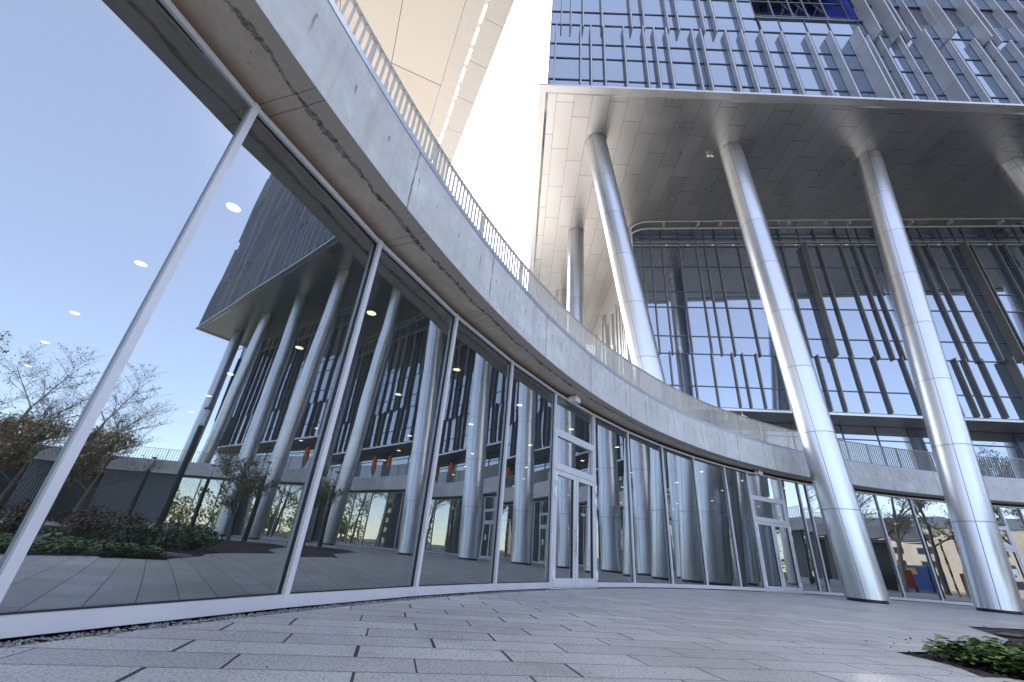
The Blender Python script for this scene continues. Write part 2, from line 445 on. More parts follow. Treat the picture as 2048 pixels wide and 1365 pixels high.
# ------------------------------------------------------------------ ring glazing
MUL = [-119.8, -115.4, -110.9, -106.5, -102.0, -97.6, -93.2, -88.7, -84.3, -79.85, -75.4, -70.94, -66.53, -62.04, -57.52, -53.16, -48.72, -44.44, -39.8, -35.4, -31.05,
       -27.92, -23.24, -20.87, -19.76, -15.3, -10.84, -6.71, -2.3, 2.75, 4.71, 9.1, 13.5, 17.9, 22.3, 26.8, 31.2, 35.6, 40.0, 44.4]
DOORS = {-53.16: 1, -27.92: 2, -2.3: 3}
SILL = .125
def window_frame(T, w, first):
    m = MB()
    m.box(.03, w - .03, -.05, .055, .02, SILL, 0, T)          # sill
    m.box(.03, w - .03, -.05, .05, ZG - .06, ZG, 0, T)        # head
    m.box(-.03, .03, -.12, .062, .02, ZG + .002, 0, T)        # mullion on the left edge
    m.box(.0302, .042, -.06, .014, SILL, ZG - .06, 1, T)      # black gaskets
    m.box(w - .042, w - .0302, -.06, .014, SILL, ZG - .06, 1, T)
    m.box(.042, w - .042, -.06, .013, ZG - .075, ZG - .06, 1, T)
    m.box(.042, w - .042, -.06, .013, SILL, SILL + .012, 1, T)
    return m
PT0 = .026
def pane(T, x0, x1, z0, z1, d=0.0, tw=0.0):
    m = MB(); m.face([T(x0, d - tw, z0), T(x1, d + tw, z0), T(x1, d + tw, z1), T(x0, d - tw, z1)], [(0, 0), (x1 - x0, 0), (x1 - x0, z1 - z0), (0, z1 - z0)]); return m
def hinge(T, x, z):
    m = MB()
    for zz in (z + .055, z - .055): m.box(x - .024, x + .024, .062, .108, zz - .042, zz + .042, 0, T)
    m.box(x - .042, x + .042, .0622, .094, z - .032, z + .032, 0, T)
    return m
for a, b in zip(MUL, MUL[1:]):
    T, w = chord(a, b)
    if a in DOORS:
        m = MB()
        m.box(-.03, .04, -.12, .062, 0, ZG + .002, 0, T); m.box(w - .04, w + .03, -.12, .0605, 0, ZG + .001, 0, T)
        m.box(.04, w - .04, -.05, .05, ZG - .06, ZG, 0, T)
        m.box(.04, w - .04, -.05, .058, 3.36, 3.43, 0, T)
        # fixed transom light frame
        m.box(.04, .13, -.03, .054, 2.53, 3.36, 0, T); m.box(w - .13, w - .04, -.03, .054, 2.53, 3.36, 0, T)
        m.box(.13, w - .13, -.03, .0535, 3.26, 3.36, 0, T); m.box(.13, w - .13, -.03, .0535, 2.53, 2.62, 0, T)
        m.box(.04, w - .04, -.05, .06, 2.46, 2.53, 0, T)
        m.box(.04, w - .04, -.05, .05, 0, .03, 0, T)
        dr = m.build('door', [M['alu'], M['dark']], pod)
        pane(T, .04, w - .04, 3.43, ZG - .06).build('pane', M['glass'], dr)
        pane(T, .13, w - .13, 2.62, 3.26).build('pane', M['glass'], dr)
        mid = w / 2
        for x0, x1 in ((.05, mid - .006), (mid + .006, w - .05)):
            f = MB()
            f.box(x0, x0 + .11, -.02, .06, .035, 2.45, 0, T); f.box(x1 - .11, x1, -.02, .06, .035, 2.45, 0, T)
            f.box(x0 + .11, x1 - .11, -.02, .0595, 2.34, 2.45, 0, T); f.box(x0 + .11, x1 - .11, -.02, .0595, .035, .20, 0, T)
            f.box(x0 + .11, x0 + .122, 0, .04, .20, 2.34, 1, T); f.box(x1 - .122, x1 - .11, 0, .04, .20, 2.34, 1, T)
            f.build('door_leaf', [M['alu'], M['dark']], dr)
            pane(T, x0 + .122, x1 - .122, .20, 2.34, .015).build('pane', M['glass'], dr)
        for hx, mt, dx in ((mid - .055, 'steel', 1),):
            hb = MB()
            dd = .125 if mt == 'steel' else -.09
            hb.cyl(T(hx, dd, .68), T(hx, dd, 1.30), .02, n=10)
            for zz in (.78, 1.2): hb.cyl(T(hx, .058 if dx > 0 else .0, zz), T(hx, dd, zz), .011, n=8)
            hb.build('pull_handle', M[mt], dr)
        for hx in (.045, w - .045):
            for hz in (2.28, 1.95, .28): hinge(T, hx, hz).build('hinge', M['white'], dr)
        if DOORS[a] == 1:   # two short rows of tiny white lettering, too small to read in the photograph
            nt = MB()
            for zz, x0, x1 in ((1.60, mid + .30, mid + .56), (1.565, mid + .34, mid + .52)):
                x = x0
                while x < x1:
                    l = random.choice((.008, .012, .016)); nt.box(x, x + l, .0175, .0185, zz, zz + random.choice((.012, .017)), 0, T); x += l + .004
            nt.build('lettering', M['white'], dr)
        if DOORS[a] == 3:
            nt = MB(); nt.box(w - .62, w - .35, .0175, .0195, 1.25, 1.62, 0, T)
            nt.box(w - .57, w - .47, .0196, .0205, 1.28, 1.37, 1, T)
            nt.build('paper_notice', [M['white'], M['blue']], dr)
    else:
        fr = window_frame(T, w, a).build('window', [M['alu'], M['dark']], pod)
        pane(T, .032, w - .032, SILL + .001, ZG - .0605, 0.0, PT0 if a == -75.4 else random.uniform(-.005, .005)).build('pane', M['glass'], fr)
# black strip put in as the shade of the gap over the heads
mb = MB(); arc(mb, MUL[0], MUL[-1], [(RG + .05, ZG - .01), (RG + .05, Z1 + .01)]); mb.build('shadow_gap', M['dark'], pod)
# slatted wall and dark passage on the far side of the courtyard
mb = MB()
for i in range(34):
    th = 44.9 + i * .36
    b = [A(th, RG - .04, 0.5), A(th + .15, RG - .04, 0.5), A(th + .15, RG + .16, 0.5), A(th, RG + .16, 0.5)]
    mb.hexa(b, [(p[0], p[1], Z1) for p in b])
mb.build('slatted_wall', M['louvre'], pod)
mb = MB(); arc(mb, 44.4, 57.2, [(RG - .35, 0), (RG - .35, .5), (RG + .2, .5)], 1); mb.build('plinth', M['concrete'], pod)
mb = MB(); arc(mb, 44.4, TH1, [(RG + 3.2, 0), (RG + 3.2, Z1)], 1); mb.build('passage_shade', M['dark'], pod)  # black sheet stands in for the shade inside the open passage
# round downlights in the ceiling
k = 0
for r, s0, s1, st in ((28.45, -90, 44, 5.6), (31.2, -88, 40, 5.9), (34.7, -86, 30, 5.6), (37.6, -84, 20, 6.1), (40.6, -80, 10, 6.3)):
    th = -68.8 + (r - 28.45) * .38
    a0 = th - st * 4
    while a0 < s1:
        d = MB(); c = A(a0, r, 0)
        d.cyl((c[0], c[1], ZG + .027), (c[0], c[1], ZG - .0), .10, n=16)
        d.cyl((c[0], c[1], ZG - .001), (c[0], c[1], ZG - .004), .082, n=16, mi=1)
        d.build('downlight', [M['white'], M['lamp']], pod); k += 1
        a0 += st

# ------------------------------------------------------------------ tower
FX, FY = .32, 14.66
U = Vector((.9992, -.0401)); N = Vector((.0401, .9992))
def F(s, d, z):
    return (FX + U.x * s + N.x * d, FY + U.y * s + N.y * d, z)
WA = Vector((8.75, 25.54)); WU = Vector((.9914, -.131)); WN = Vector((.131, .9914))
def W(s, d, z):
    return (WA.x + WU.x * s + WN.x * d, WA.y + WU.y * s + WN.y * d, z)
HT, LEN, DEP, TOP = 24.0, 59.0, 32.0, 62.0
tower = empty('tower_building', (30, 24, 0), 'tall glass tower with vertical grey fins raised on leaning silver columns', 'building')
def near_first(items, keep, name, mat, parent):
    """items: list of (size in view, MB). The largest become parts of their own, the rest one part marked as stuff"""
    items.sort(key=lambda t: -t[0])
    for sz, m in items[:keep]: m.build(name, mat, parent)
    rest = MB()
    for sz, m in items[keep:]:
        n0 = len(rest.v); rest.v += m.v
        rest.f += [tuple(i + n0 for i in f) for f in m.f]; rest.uv += m.uv; rest.mi += m.mi; rest.sm += m.sm
    if rest.v: tag(rest.build(name, mat, parent), kind='stuff')
CAMP = Vector((0, 0, .65)); FWD = Vector((0, .8955, .4451))
def seen(p, area):
    d = Vector(p) - CAMP; z = d.dot(FWD)
    if z < 1: return 0
    x, up = d.x / z, d.dot(Vector((0, -.4451, .8955))) / z
    if abs(x) > 1.3 or abs(up) > .9: return 0
    return area / z ** 2

# underside
ZS = HT + .10
mb = MB()
def soff(s0, s1, d0, d1, z=ZS):
    mb.face([F(s0, d0, z), F(s0, d1, z), F(s1, d1, z), F(s1, d0, z)], [(s0, d0), (s0, d1), (s1, d1), (s1, d0)])
soff(.5, LEN - .5, .5, DEP - .5)
mb.build('soffit', M['panels'], tower)
mb = MB()
for (s0, s1, d0, d1) in ((0, LEN, 0, .4), (0, LEN, DEP - .4, DEP), (0, .4, .4, DEP - .4), (LEN - .4, LEN, .4, DEP - .4)):
    mb.box(s0, s1, d0, d1, HT, HT + .14, 0, F)
s = 2.9
while s < LEN:
    mb.box(s - .006, s + .006, -.002, .401, HT - .002, HT + .142, 1, F); s += random.choice((2.9, 3.3, 3.5))
mb.build('rim', [M['rim'], M['dark']], tower)
mb = MB(); q = (11.55, 18.3, ZS)
for dx in (-.09, .09): mb.cyl((q[0] + dx, q[1], ZS - .001), (q[0] + dx * 1.6, q[1] - .06, ZS - .2), .055, .075, 10)
mb.build('spot_lamp', M['white'], tower)
mb = MB()
a = [F(.4, .4, HT + .003), F(LEN - .4, .4, HT + .003), F(LEN - .4, DEP - .4, HT + .003), F(.4, DEP - .4, HT + .003)]
b = [F(.55, .55, ZS - .003), F(LEN - .55, .55, ZS - .003), F(LEN - .55, DEP - .55, ZS - .003), F(.55, DEP - .55, ZS - .003)]
for i in range(4):
    j = (i + 1) % 4; mb.face([a[i], b[i], b[j], a[j]])
mb.build('rim_bevel', M['bevel'], tower)

# body of the tower behind the glazing
GD = .9
mb = MB()
OS0, OS1, OZ0, OZ1 = 14.0, 20.9, 33.55, 40.6      # open bay high in the front
for (s0, s1, z0, z1) in ((.5, OS0, HT + .14, TOP), (OS0, OS1, HT + .14, OZ0), (OS1, LEN - .5, HT + .14, TOP), (OS0, OS1, OZ1, TOP)):
    mb.box(s0, s1, GD + .06, DEP - .5 if s0 != OS0 or True else 0, z0, z1, 0, F)
mb.build('core', M['frame'], tower)
ob = MB()
ob.face([F(OS0 + .01, GD + 2.6, OZ0 + .05), F(OS1 - .01, GD + 2.6, OZ0 + .05), F(OS1 - .01, GD + 2.6, OZ1), F(OS0 + .01, GD + 2.6, OZ1)], None, 0)
ob.face([F(OS0 + .02, GD + .1, OZ0 + .05), F(OS0 + .02, GD + 2.6, OZ0 + .05), F(OS0 + .02, GD + 2.6, OZ1), F(OS0 + .02, GD + .1, OZ1)], None, 1)
ob.face([F(OS0 + .05, GD + 2.2, OZ0 + .05), F(OS0 + 2.7, GD + 2.2, OZ0 + .05), F(OS0 + 2.7, GD + 2.2, OZ1), F(OS0 + .05, GD + 2.2, OZ1)], None, 1)
ob.face([F(OS1 - .02, GD + .1, OZ0 + .05), F(OS1 - .02, GD + 2.6, OZ0 + .05), F(OS1 - .02, GD + 2.6, OZ1), F(OS1 - .02, GD + .1, OZ1)], None, 0)
ob.build('open_bay', [M['voidblue'], M['front_glass']], tower)
sf = MB()
for s in (14.3, 15.6, 16.9, 17.9, 19.2, 20.6):
    for d in (GD + .35, GD + 1.9):
        sf.box(s - .05, s + .05, d - .05, d + .05, OZ0, OZ1, 0, F)
for z in (34.6, 36.4, 38.2):
    for d in (GD + .35, GD + 1.9): sf.box(OS0 + .1, OS1 - .1, d - .04, d + .04, z - .04, z + .04, 0, F)
for s in (16.9, 17.9, 19.2):
    for z in (33.6, 36.4):
        for sg in (0, 1):
            sf.tube([F(s + (1.2 if sg else 0), GD + 1.2, z), F(s + (0 if sg else 1.2), GD + 1.2, z + 2.7)], .05, 6)
sf.box(OS0 - .05, OS1 + .05, GD - .1, GD + .12, OZ0 - .12, OZ0 + .04, 0, F)
sf.build('steel_frame', M['frame'], tower)

LOW = [.81, 2.32, 2.94, 3.75, 4.97, 6.18, 6.83, 7.6, 9.17, 9.71, 11.24, 12.23, 13.43, 14.66, 16.25, 17.68, 19.53, 19.85, 20.52, 21.76, 23.54, 24.61, 26.19]
UPP = [1.11, 1.7, 2.47, 3.68, 5.52, 6.31, 7.79, 8.44, 10.03, 10.75, 12.4, 20.86, 22.1, 22.4, 23.27, 24.61, 25.43, 27.35, 27.74]
def shift(s, d): return (s + FX) * (FY + d) / (FY + .12) - FX
WIDE = {17.68: .5, 19.53: .8, 23.54: .8, 20.86: .7, 22.1: .75, 25.43: .8, 27.35: .6}
def more(lst, end):
    x = lst[-1]; out = list(lst)
    while x < end:
        x += random.choice((.62, .83, 1.24, 1.24, 1.5)); out.append(x)
    return out
LOW = more(LOW, LEN - 1); UPP = more(UPP, LEN - 1)
fins = []; wins = []
def add_fin(s, z0, z1, wd, tilt=0):
    m = MB(); d0 = GD - wd; d0 = max(.01, d0)
    s = shift(s, d0)
    m.box(s - .035, s + .035, d0, GD - .02, z0, z1, 0, F)
    jz = z0 + 2.1
    while jz < z1 - .5:
        m.box(s - .037, s + .037, d0 - .002, GD - .03, jz, jz + .018, 1, F); jz += 3.65
    fins.append((seen(F(s, .5, (z0 + min(z1, 36)) / 2), (z1 - z0) * (wd + .12)), m))
tiers = [(HT + .141, 31.45, LOW), (31.2, 38.7, UPP), (38.5, 46, LOW), (45.8, 53.2, UPP), (53, TOP, LOW)]
for ti, (z0, z1, lst) in enumerate(tiers):
    for s in lst:
        wd = WIDE.get(s, .34) if s < 28.5 else random.choice((.36, .36, .5, .9))
        if s < 14 and ti < 2: wd = .34
        a = z0 + random.uniform(-.06, .06) if ti else z0
        if ti in (1,) and OS0 - .4 < shift(s, .5) < OS1 + .3 and s < 20: continue
        add_fin(s, a, z1 + random.uniform(-.08, .08), min(wd, .885))
# glazing by bay and storey
ZT = [HT + .15, 26.05, 28.2, 29.72, 31.9, 33.45, 35.6, 37.1, 39.25, 40.75, 42.9, 44.4, 46.5, 48.0, 50.2, 51.7, 53.8, 55.3, 57.5, 59.0, TOP]
def glaz(s0, s1, z0, z1, tr, T, d, mats_offset=0):
    """one window: a reflective sheet with its transom and one mullion; transoms stand 30 mm proud"""
    m = MB(); k1, k2 = random.uniform(-.004, .004), random.uniform(-.006, .006)
    zs = [z0] + tr + [z1]
    for za, zb in zip(zs, zs[1:]):
        m.face([T(s0, d + k1, za), T(s1, d - k1, za), T(s1, d - k1 + k2, zb), T(s0, d + k1 + k2, zb)])
    for z in zs[:-1]: m.box(s0, s1, d - .05, d + .03, z - .03, z + .03, 1, T)
    m.box(s0 - .025, s0 + .025, d - .055, d + .03, z0, z1, 1, T)
    return m
for zi in range(0, len(ZT) - 2, 2):
    z0, z1 = ZT[zi], ZT[zi + 2]; tr = [ZT[zi + 1]]
    lst = LOW if zi < 4 else sorted(UPP + [q for q in LOW if 12.6 < q < 20.6])
    lst = [.5] + [shift(s, .9) for s in lst if 0.7 < shift(s, .9) < LEN - .6] + [LEN - .5]
    for s0, s1 in zip(lst, lst[1:]):
        if z0 > OZ0 - 1.8 and z1 < OZ1 + 2.2 and s1 > OS0 - .3 and s0 < OS1 + .2:
            if s0 < OS0 - .2: s1 = OS0
            elif s1 > OS1 + .2: s0 = OS1
            elif z0 < OZ0 - .5: z1 = OZ0 - .1; tr = [ZT[zi + 1]]
            else: continue
            if z1 - z0 < .2: continue
            tr = [t for t in tr if t < z1 - .1]
        wins.append((seen(F((s0 + s1) / 2, .9, (z0 + z1) / 2), (s1 - s0) * (z1 - z0)), glaz(s0, s1, z0, z1, tr, F, GD)))
# recess under the overhang
ZRT = [9.6, 11.0, 13.28, 14.6, 16.9, 18.2, 20.4, 22.26, ZS]
RT = [.65, 1.25, 2.08, 3.36, 4.61, 5.23, 6.06, 7.6, 8.85, 9.4, 10.66, 12.02, 13.12, 14.66, 15.5, 16.12, 17.4, 18.3, 19.63, 20.31, 21.59, 22.39, 23.07, 24.54, 25.17]
RL = [1.87, 2.5, 3.32, 4.55, 5.82, 6.45, 7.3, 8.6, 9.8, 11.02, 11.84, 13.05, 14.34, 15.95, 17.3, 18.1, 18.93, 19.49, 20.41, 21.75]
RT = more(RT, 50.5); RL = more(RL, 50.5)
rf = []; RW_ = {12.02: .62, 22.39: .62, 21.75: .6}
for (z0, z1, lst) in ((13.2, 22.34, RT), (9.66, 13.4, RL)):
    for s in lst:
        m = MB(); wd = RW_.get(s, .18 if s < 8 else .22)
        m.box(s - .03, s + .03, -wd, -.02, z0, z1, 0, W)
        jz = z0 + 3.5
        while jz < z1 - .4: m.box(s - .032, s + .032, -wd - .002, -.03, jz, jz + .015, 1, W); jz += 3.65
        rf.append((seen(W(s, 0, (z0 + z1) / 2), (z1 - z0) * (wd + .1)), m))
fins_all = [(a, m, 'fin') for a, m in fins] + [(a, m, 'rfin') for a, m in rf]
fins_all.sort(key=lambda t: -t[0])
keepf, restf = fins_all[:100], fins_all[100:]
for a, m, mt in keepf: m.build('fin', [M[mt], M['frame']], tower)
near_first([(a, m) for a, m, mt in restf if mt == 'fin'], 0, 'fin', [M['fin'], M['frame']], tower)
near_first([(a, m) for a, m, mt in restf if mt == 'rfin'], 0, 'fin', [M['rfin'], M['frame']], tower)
rw = []
for zi in range(0, 8, 2):
    z0, z1 = ZRT[zi], ZRT[zi + 2]; tr = [ZRT[zi + 1]]
    lst = RL if zi == 0 else RT
    lst = [0] + [s for s in lst] + [52]
    for s0, s1 in zip(lst, lst[1:]):
        rw.append((seen(W((s0 + s1) / 2, 0, (z0 + z1) / 2), (s1 - s0) * (z1 - z0)), glaz(s0, s1, z0, z1, tr, W, 0)))
# glass set back under the ledge, down to the terrace
lw = [0, 3.2, 6.4, 9.6, 12.57, 14.58, 16.45, 19.2, 22.4, 25.6, 28.8, 32, 36, 40, 44, 48, 52]
for s0, s1 in zip(lw, lw[1:]):
    rw.append((seen(W((s0 + s1) / 2, 2, 7.5), (s1 - s0) * 3.8), glaz(s0, s1, Z2 + .04, 9.42, [8.55], W, 2.0)))
allw = [(a, m, 'front_glass') for a, m in wins] + [(a, m, 'rec_glass') for a, m in rw]
allw.sort(key=lambda t: -t[0])
for a, m, mt in allw[:100]: m.build('window', [M[mt], M['frame']], tower)
for g in ('front_glass', 'rec_glass'):
    near_first([(a, m) for a, m, mt in allw[100:] if mt == g], 0, 'window', [M[g], M['frame']], tower)
mb = MB()
mb.box(-.02, 52, -.06, 2.3, 9.44, 9.58, 0, W)
mb.build('ledge', M['rim'], tower)
mb = MB()
mb.box(.0, 52, .08, 10, 9.6, ZS - .01, 0, W); mb.box(0, 52, 2.08, 10, Z2 + .03, 9.43, 0, W)
mb.build('recess_body', M['frame'], tower)
# side wall of the recess running back, clad in pale slats
mb = MB()
sw = Vector((-.127, .992)) ; sw = Vector((.03, .9995))
def SW(s, d, z): return (WA.x - .06 + sw.x * s - sw.y * d, WA.y + .02 + sw.y * s + sw.x * d, z)
mb.box(0, 24, -.3, 0, Z2 + .03, ZS - .012, 0, SW)
s = .25
while s < 24:
    wd = random.choice((.12, .2, .35)); z0 = random.choice((9.6, 9.6, 13.3, 16.9)); 
    mb.box(s, s + random.choice((.12, .3, .5)), 0, wd, z0, random.choice((16.9, 20.4, 22.3)), 0, SW); s += random.choice((.6, .8, 1.2))
mb.build('side_wall', M['rim'], tower)
# rails hung under the soffit and the thin lighting bar with its small globes
mb = MB()
def PR(s, d, z): return W(s, d, z)
for (d, z, r) in ((-.62, 23.55, .06), (-1.0, 23.9, .05)):
    pts = [W(52, d, z), W(1.0, d, z)] + [W(1.0 - 1.2 * sin(t), d + .9 * (1 - cos(t)), z) for t in [rad(x) for x in (20, 45, 70, 90)]] + [W(-.2 - (d + .62) * -.3, 8, z)]
    mb.tube(pts, r, 8)
s = 2.2
while s < 50:
    mb.box(s - .05, s + .05, -1.0, -.6, 23.6, 23.9, 0, W); mb.box(s - .04, s + .04, -.86, -.78, 23.8, ZS, 0, W); s += random.choice((1.6, 2.5, 3.2))
mb.build('maintenance_rail', M['rail'], tower)
mb = MB(); mb.box(0, 51, -.16, -.10, 22.30, 22.36, 0, W); mb.box(0, 51, -.10, -.06, 22.62, 22.66, 0, W)
bar = mb.build('lighting_bar', M['rim'], tower)
for s in (2.4, 3.95, 5.75, 7.2, 9.1, 11.55, 13.35, 15.0, 18.9, 21.0, 22.8, 24.2):
    g = MB(); p = W(s, -.2, 22.3); g.tube([(p[0], p[1], p[2] - .09), (p[0], p[1], p[2] - .05), (p[0], p[1], p[2]), (p[0], p[1], p[2] + .04)], [.03, .075, .08, .03], 10)
    g.build('globe_lamp', M['white'], bar)
# columns
COLS = [((7.25, 16.95), (4.24, 18.03)), ((12.9, 16.45), (12.67, 17.84)), ((17.75, 16.75), (21.09, 17.56)), ((30.9, 16.7), (29.62, 17.26)),
        ((36.4, 16.4), (38.0, 16.9)), ((47.9, 16.0), (46.5, 16.6)), ((53.4, 15.7), (55.0, 16.3)), ((4.45, 26.54), (4.45, 26.54)), ((4.6, 36.2), (4.6, 35.4)), ((5.0, 44.0), (4.7, 44.0))]
for (b, t) in COLS:
    r = .625; z0 = .10 if Vector((b[0] - CX, b[1] - CY)).length < RG else Z2 + .02
    m = MB(); n = 48
    f0 = z0 / ZS
    p0 = (b[0] + (t[0] - b[0]) * f0, b[1] + (t[1] - b[1]) * f0); H = ZS - z0
    segs = 8
    for i in range(segs):
        fa, fb = i / segs, (i + 1) / segs
        for k in range(n):
            a0, a1 = 2 * math.pi * k / n, 2 * math.pi * (k + 1) / n
            def P(a, f):
                return (p0[0] + (t[0] - p0[0]) * f + r * cos(a), p0[1] + (t[1] - p0[1]) * f + r * sin(a), z0 + (H - .02) * f)
            m.face([P(a0, fa), P(a1, fa), P(a1, fb), P(a0, fb)], [(k / n, z0 + H * fa), ((k + 1) / n, z0 + H * fa), ((k + 1) / n, z0 + H * fb), (k / n, z0 + H * fb)], 0, True)
    c = m.build('column', M['column'], tower)
    m = MB(); m.cyl((p0[0], p0[1], z0 - .099), (p0[0], p0[1], z0 + .01), r - .05, n=40); m.build('base_joint', M['blackmetal'], c)
    m = MB(); m.cyl((t[0], t[1], ZS - .07), (t[0], t[1], ZS - .002), r + .012, n=48); m.build('collar', M['column'], c)

# merge doubled vertices so the columns shade smoothly
import bmesh
for o in [x for x in COL.objects if x.name.split('.')[0] in ('column', 'concrete_band', 'soffit', 'flashing')]:
    bm = bmesh.new(); bm.from_mesh(o.data); bmesh.ops.remove_doubles(bm, verts=bm.verts, dist=.0004); bm.to_mesh(o.data); bm.free()

# ------------------------------------------------------------------ overhanging building, upper left
E0 = Vector((-1.1, 9.79)); EA = Vector((-.371, .928)); EB = Vector((-.928, -.371))
HL = 22.0
def Lf(a, b, z): return (E0.x + EA.x * a + EB.x * b, E0.y + EA.y * a + EB.y * b, z)
left = empty('overhanging_building', (-8, 14, 0), 'building with pale cream panelled underside jutting over the terrace railing', 'building')
AN, AF, BW = -9.0, 24.0, 26.0
mb = MB()
mb.face([Lf(AN, 1.92, HL + .03), Lf(AN, BW, HL + .03), Lf(AF, BW, HL + .03), Lf(AF, 1.92, HL + .03)], [(1.92 - 1.92, AN), (BW - 1.92, AN), (BW - 1.92, AF), (0, AF)])
mb.build('soffit', M['cream'], left)
mb = MB(); mb.box(AN, AF, 1.12, 1.885, HL + .01, HL + .12, 0, lambda a, b, z: Lf(a, b, z)); mb.build('edge_panel', simple('cream_metal', (.52, .465, .395), .4, .1, .04), left)
mb = MB(); a = AN
while a < AF:
    l = min(AF, a + 2.05); mb.box(a + .008, l - .008, 0, 1.0, HL, HL + .1, 0, Lf); a += 2.05
mb.build('fascia_panel', simple('beige_fascia', (.46, .42, .37), .4, .2, .04), left)
mb = MB(); a = AN + .4
while a < AF:
    mb.box(a, a + .2, .97, 1.139, HL + .101, HL + .16, 0, Lf); a += 1.02
mb.build('bracket', M['rim'], left)
mb = MB(); mb.box(AN, AF, 1.14, BW, HL + .125, 46, 0, Lf); mb.build('body', M['front_glass'], left)
mb = MB(); mb.box(12, 20, 14, 24, Z2 + .02, HL + .02, 0, Lf); mb.build('core', M['cream'], left)

# ------------------------------------------------------------------ ground
mb = MB(); mb.face([(-900, -900, -.03), (900, -900, -.03), (900, 900, -.03), (-900, 900, -.03)]); tag(mb.build('ground', M['grass']), kind='structure')
# courtyard paving with the planting bed cut out
BED = [(4.3, 5.28), (4.34, 4.95), (4.32, 4.62), (4.16, 4.26), (4.42, 4.33), (4.52, 4.26), (4.3, 3.3), (4.25, 2.4), (3.9, 1.2), (5, -2), (9, -5), (16, -6), (24, -4), (28, 1), (28.5, 7), (24, 12.5), (20, 14), (17, 13.4), (12, 10.3), (9.3, 9.5), (8.04, 7.6), (7.0, 6.75), (5.78, 6.28), (4.82, 5.5)]
def poly_grid(name, inside, mat, z, x0, x1, y0, y1, st):
    m = MB(); x = x0
    while x < x1:
        y = y0
        while y < y1:
            if inside(x + st / 2, y + st / 2): m.face([(x, y, z), (x + st, y, z), (x + st, y + st, z), (x, y + st, z)])
            y += st
        x += st
    return m.build(name, mat)
pv = bpy.data.meshes.new('plaza_paving')
bm = bmesh.new()
ring = [bm.verts.new(A(-180 + i * 3, RG - .17, 0)) for i in range(120)]
hole = [bm.verts.new((x, y, 0)) for x, y in BED]
er = [bm.edges.new((ring[i], ring[(i + 1) % 120])) for i in range(120)]
eh = [bm.edges.new((hole[i], hole[(i + 1) % len(hole)])) for i in range(len(hole))]
bmesh.ops.triangle_fill(bm, edges=er + eh, use_beauty=True)
for f in bm.faces:
    if f.normal.z < 0: f.normal_flip()
bm.to_mesh(pv); bm.free(); pv.materials.append(M['paving'])
po = bpy.data.objects.new('plaza_paving', pv); COL.objects.link(po); tag(po, kind='structure')
mb = MB(); arc(mb, -180, 180, [(RG - .18, -.012), (RG + .2, -.012)], 3); tag(mb.build('wall_margin', M['soil']), kind='structure')
sb = bpy.data.meshes.new('planting_soil'); bm = bmesh.new()
from mathutils import noise as mnoise
gx = {}
x = 3.6
vs = {}
def in_poly(x, y, P):
    c = False; j = len(P) - 1
    for i in range(len(P)):
        if (P[i][1] > y) != (P[j][1] > y) and x < (P[j][0] - P[i][0]) * (y - P[i][1]) / (P[j][1] - P[i][1]) + P[i][0]: c = not c
        j = i
    return c
st = .16
nx, ny = int(25.6 / st), int(21 / st)
for i in range(nx):
    for j in range(ny):
        x, y = 3.6 + i * st, -6.3 + j * st
        vs[i, j] = bm.verts.new((x, y, -.028 + .03 * mnoise.noise((x * 3, y * 3, 0)) + .02 * random.random()))
for i in range(nx - 1):
    for j in range(ny - 1):
        if in_poly(3.6 + (i + .5) * st, -6.3 + (j + .5) * st, [(p[0], p[1]) for p in BED]) or any(in_poly(3.6 + (i + a) * st, -6.3 + (j + b) * st, BED) for a in (-.6, 1.6) for b in (-.6, 1.6)):
            bm.faces.new((vs[i, j], vs[i + 1, j], vs[i + 1, j + 1], vs[i, j + 1]))
bmesh.ops.delete(bm, geom=[v for v in bm.verts if not v.link_faces], context='VERTS')
bm.to_mesh(sb); bm.free(); sb.materials.append(M['soil'])
so = bpy.data.objects.new('planting_soil', sb); COL.objects.link(so); tag(so, kind='structure')
# kerb stones along the far edge of the bed
kb = MB()
def wall_along(m, p, q, w, z0, z1):
    p, q = Vector(p), Vector(q); d = (q - p).normalized(); n = Vector((-d.y, d.x)) * w / 2
    b = [(*(p - n), z0), (*(q - n), z0), (*(q + n), z0), (*(p + n), z0)]
    m.hexa(b, [(x, y, z1) for x, y, z in b])
wall_along(kb, (5.45, 5.98), (6.1, 5.72), .1, -.05, .05); wall_along(kb, (6.11, 5.71), (7.4, 4.9), .1, -.05, .052)
tag(kb.build('kerb', M['curb']), kind='structure')
# gravel in the gap between paving and sill
gv = MB()
def pebble(m, x, y, z, s):
    a = random.uniform(0, 6.28); pts = []
    for k in range(5):
        t = a + k * 1.2566; rr = s * random.uniform(.7, 1.2); pts.append((x + rr * cos(t), y + rr * sin(t), z + random.uniform(-.2, .2) * s))
    tp = (x + random.uniform(-.3, .3) * s, y + random.uniform(-.3, .3) * s, z + s * random.uniform(.5, .9))
    n0 = len(m.v); m.v += pts + [tp]
    for k in range(5):
        m.f.append((n0 + k, n0 + (k + 1) % 5, n0 + 5)); m.uv.append([(0, 0)] * 3); m.mi.append(0); m.sm.append(False)
for i in range(9000):
    th = -86 + 50 * random.random() ** 1.4; r = RG - .045 - random.random() ** 1.0 * .15
    p = A(th, r, 0); pebble(gv, p[0], p[1], random.uniform(-.008, .004), random.uniform(.006, .016))
tag(gv.build('gravel', M['gravel']), kind='stuff')
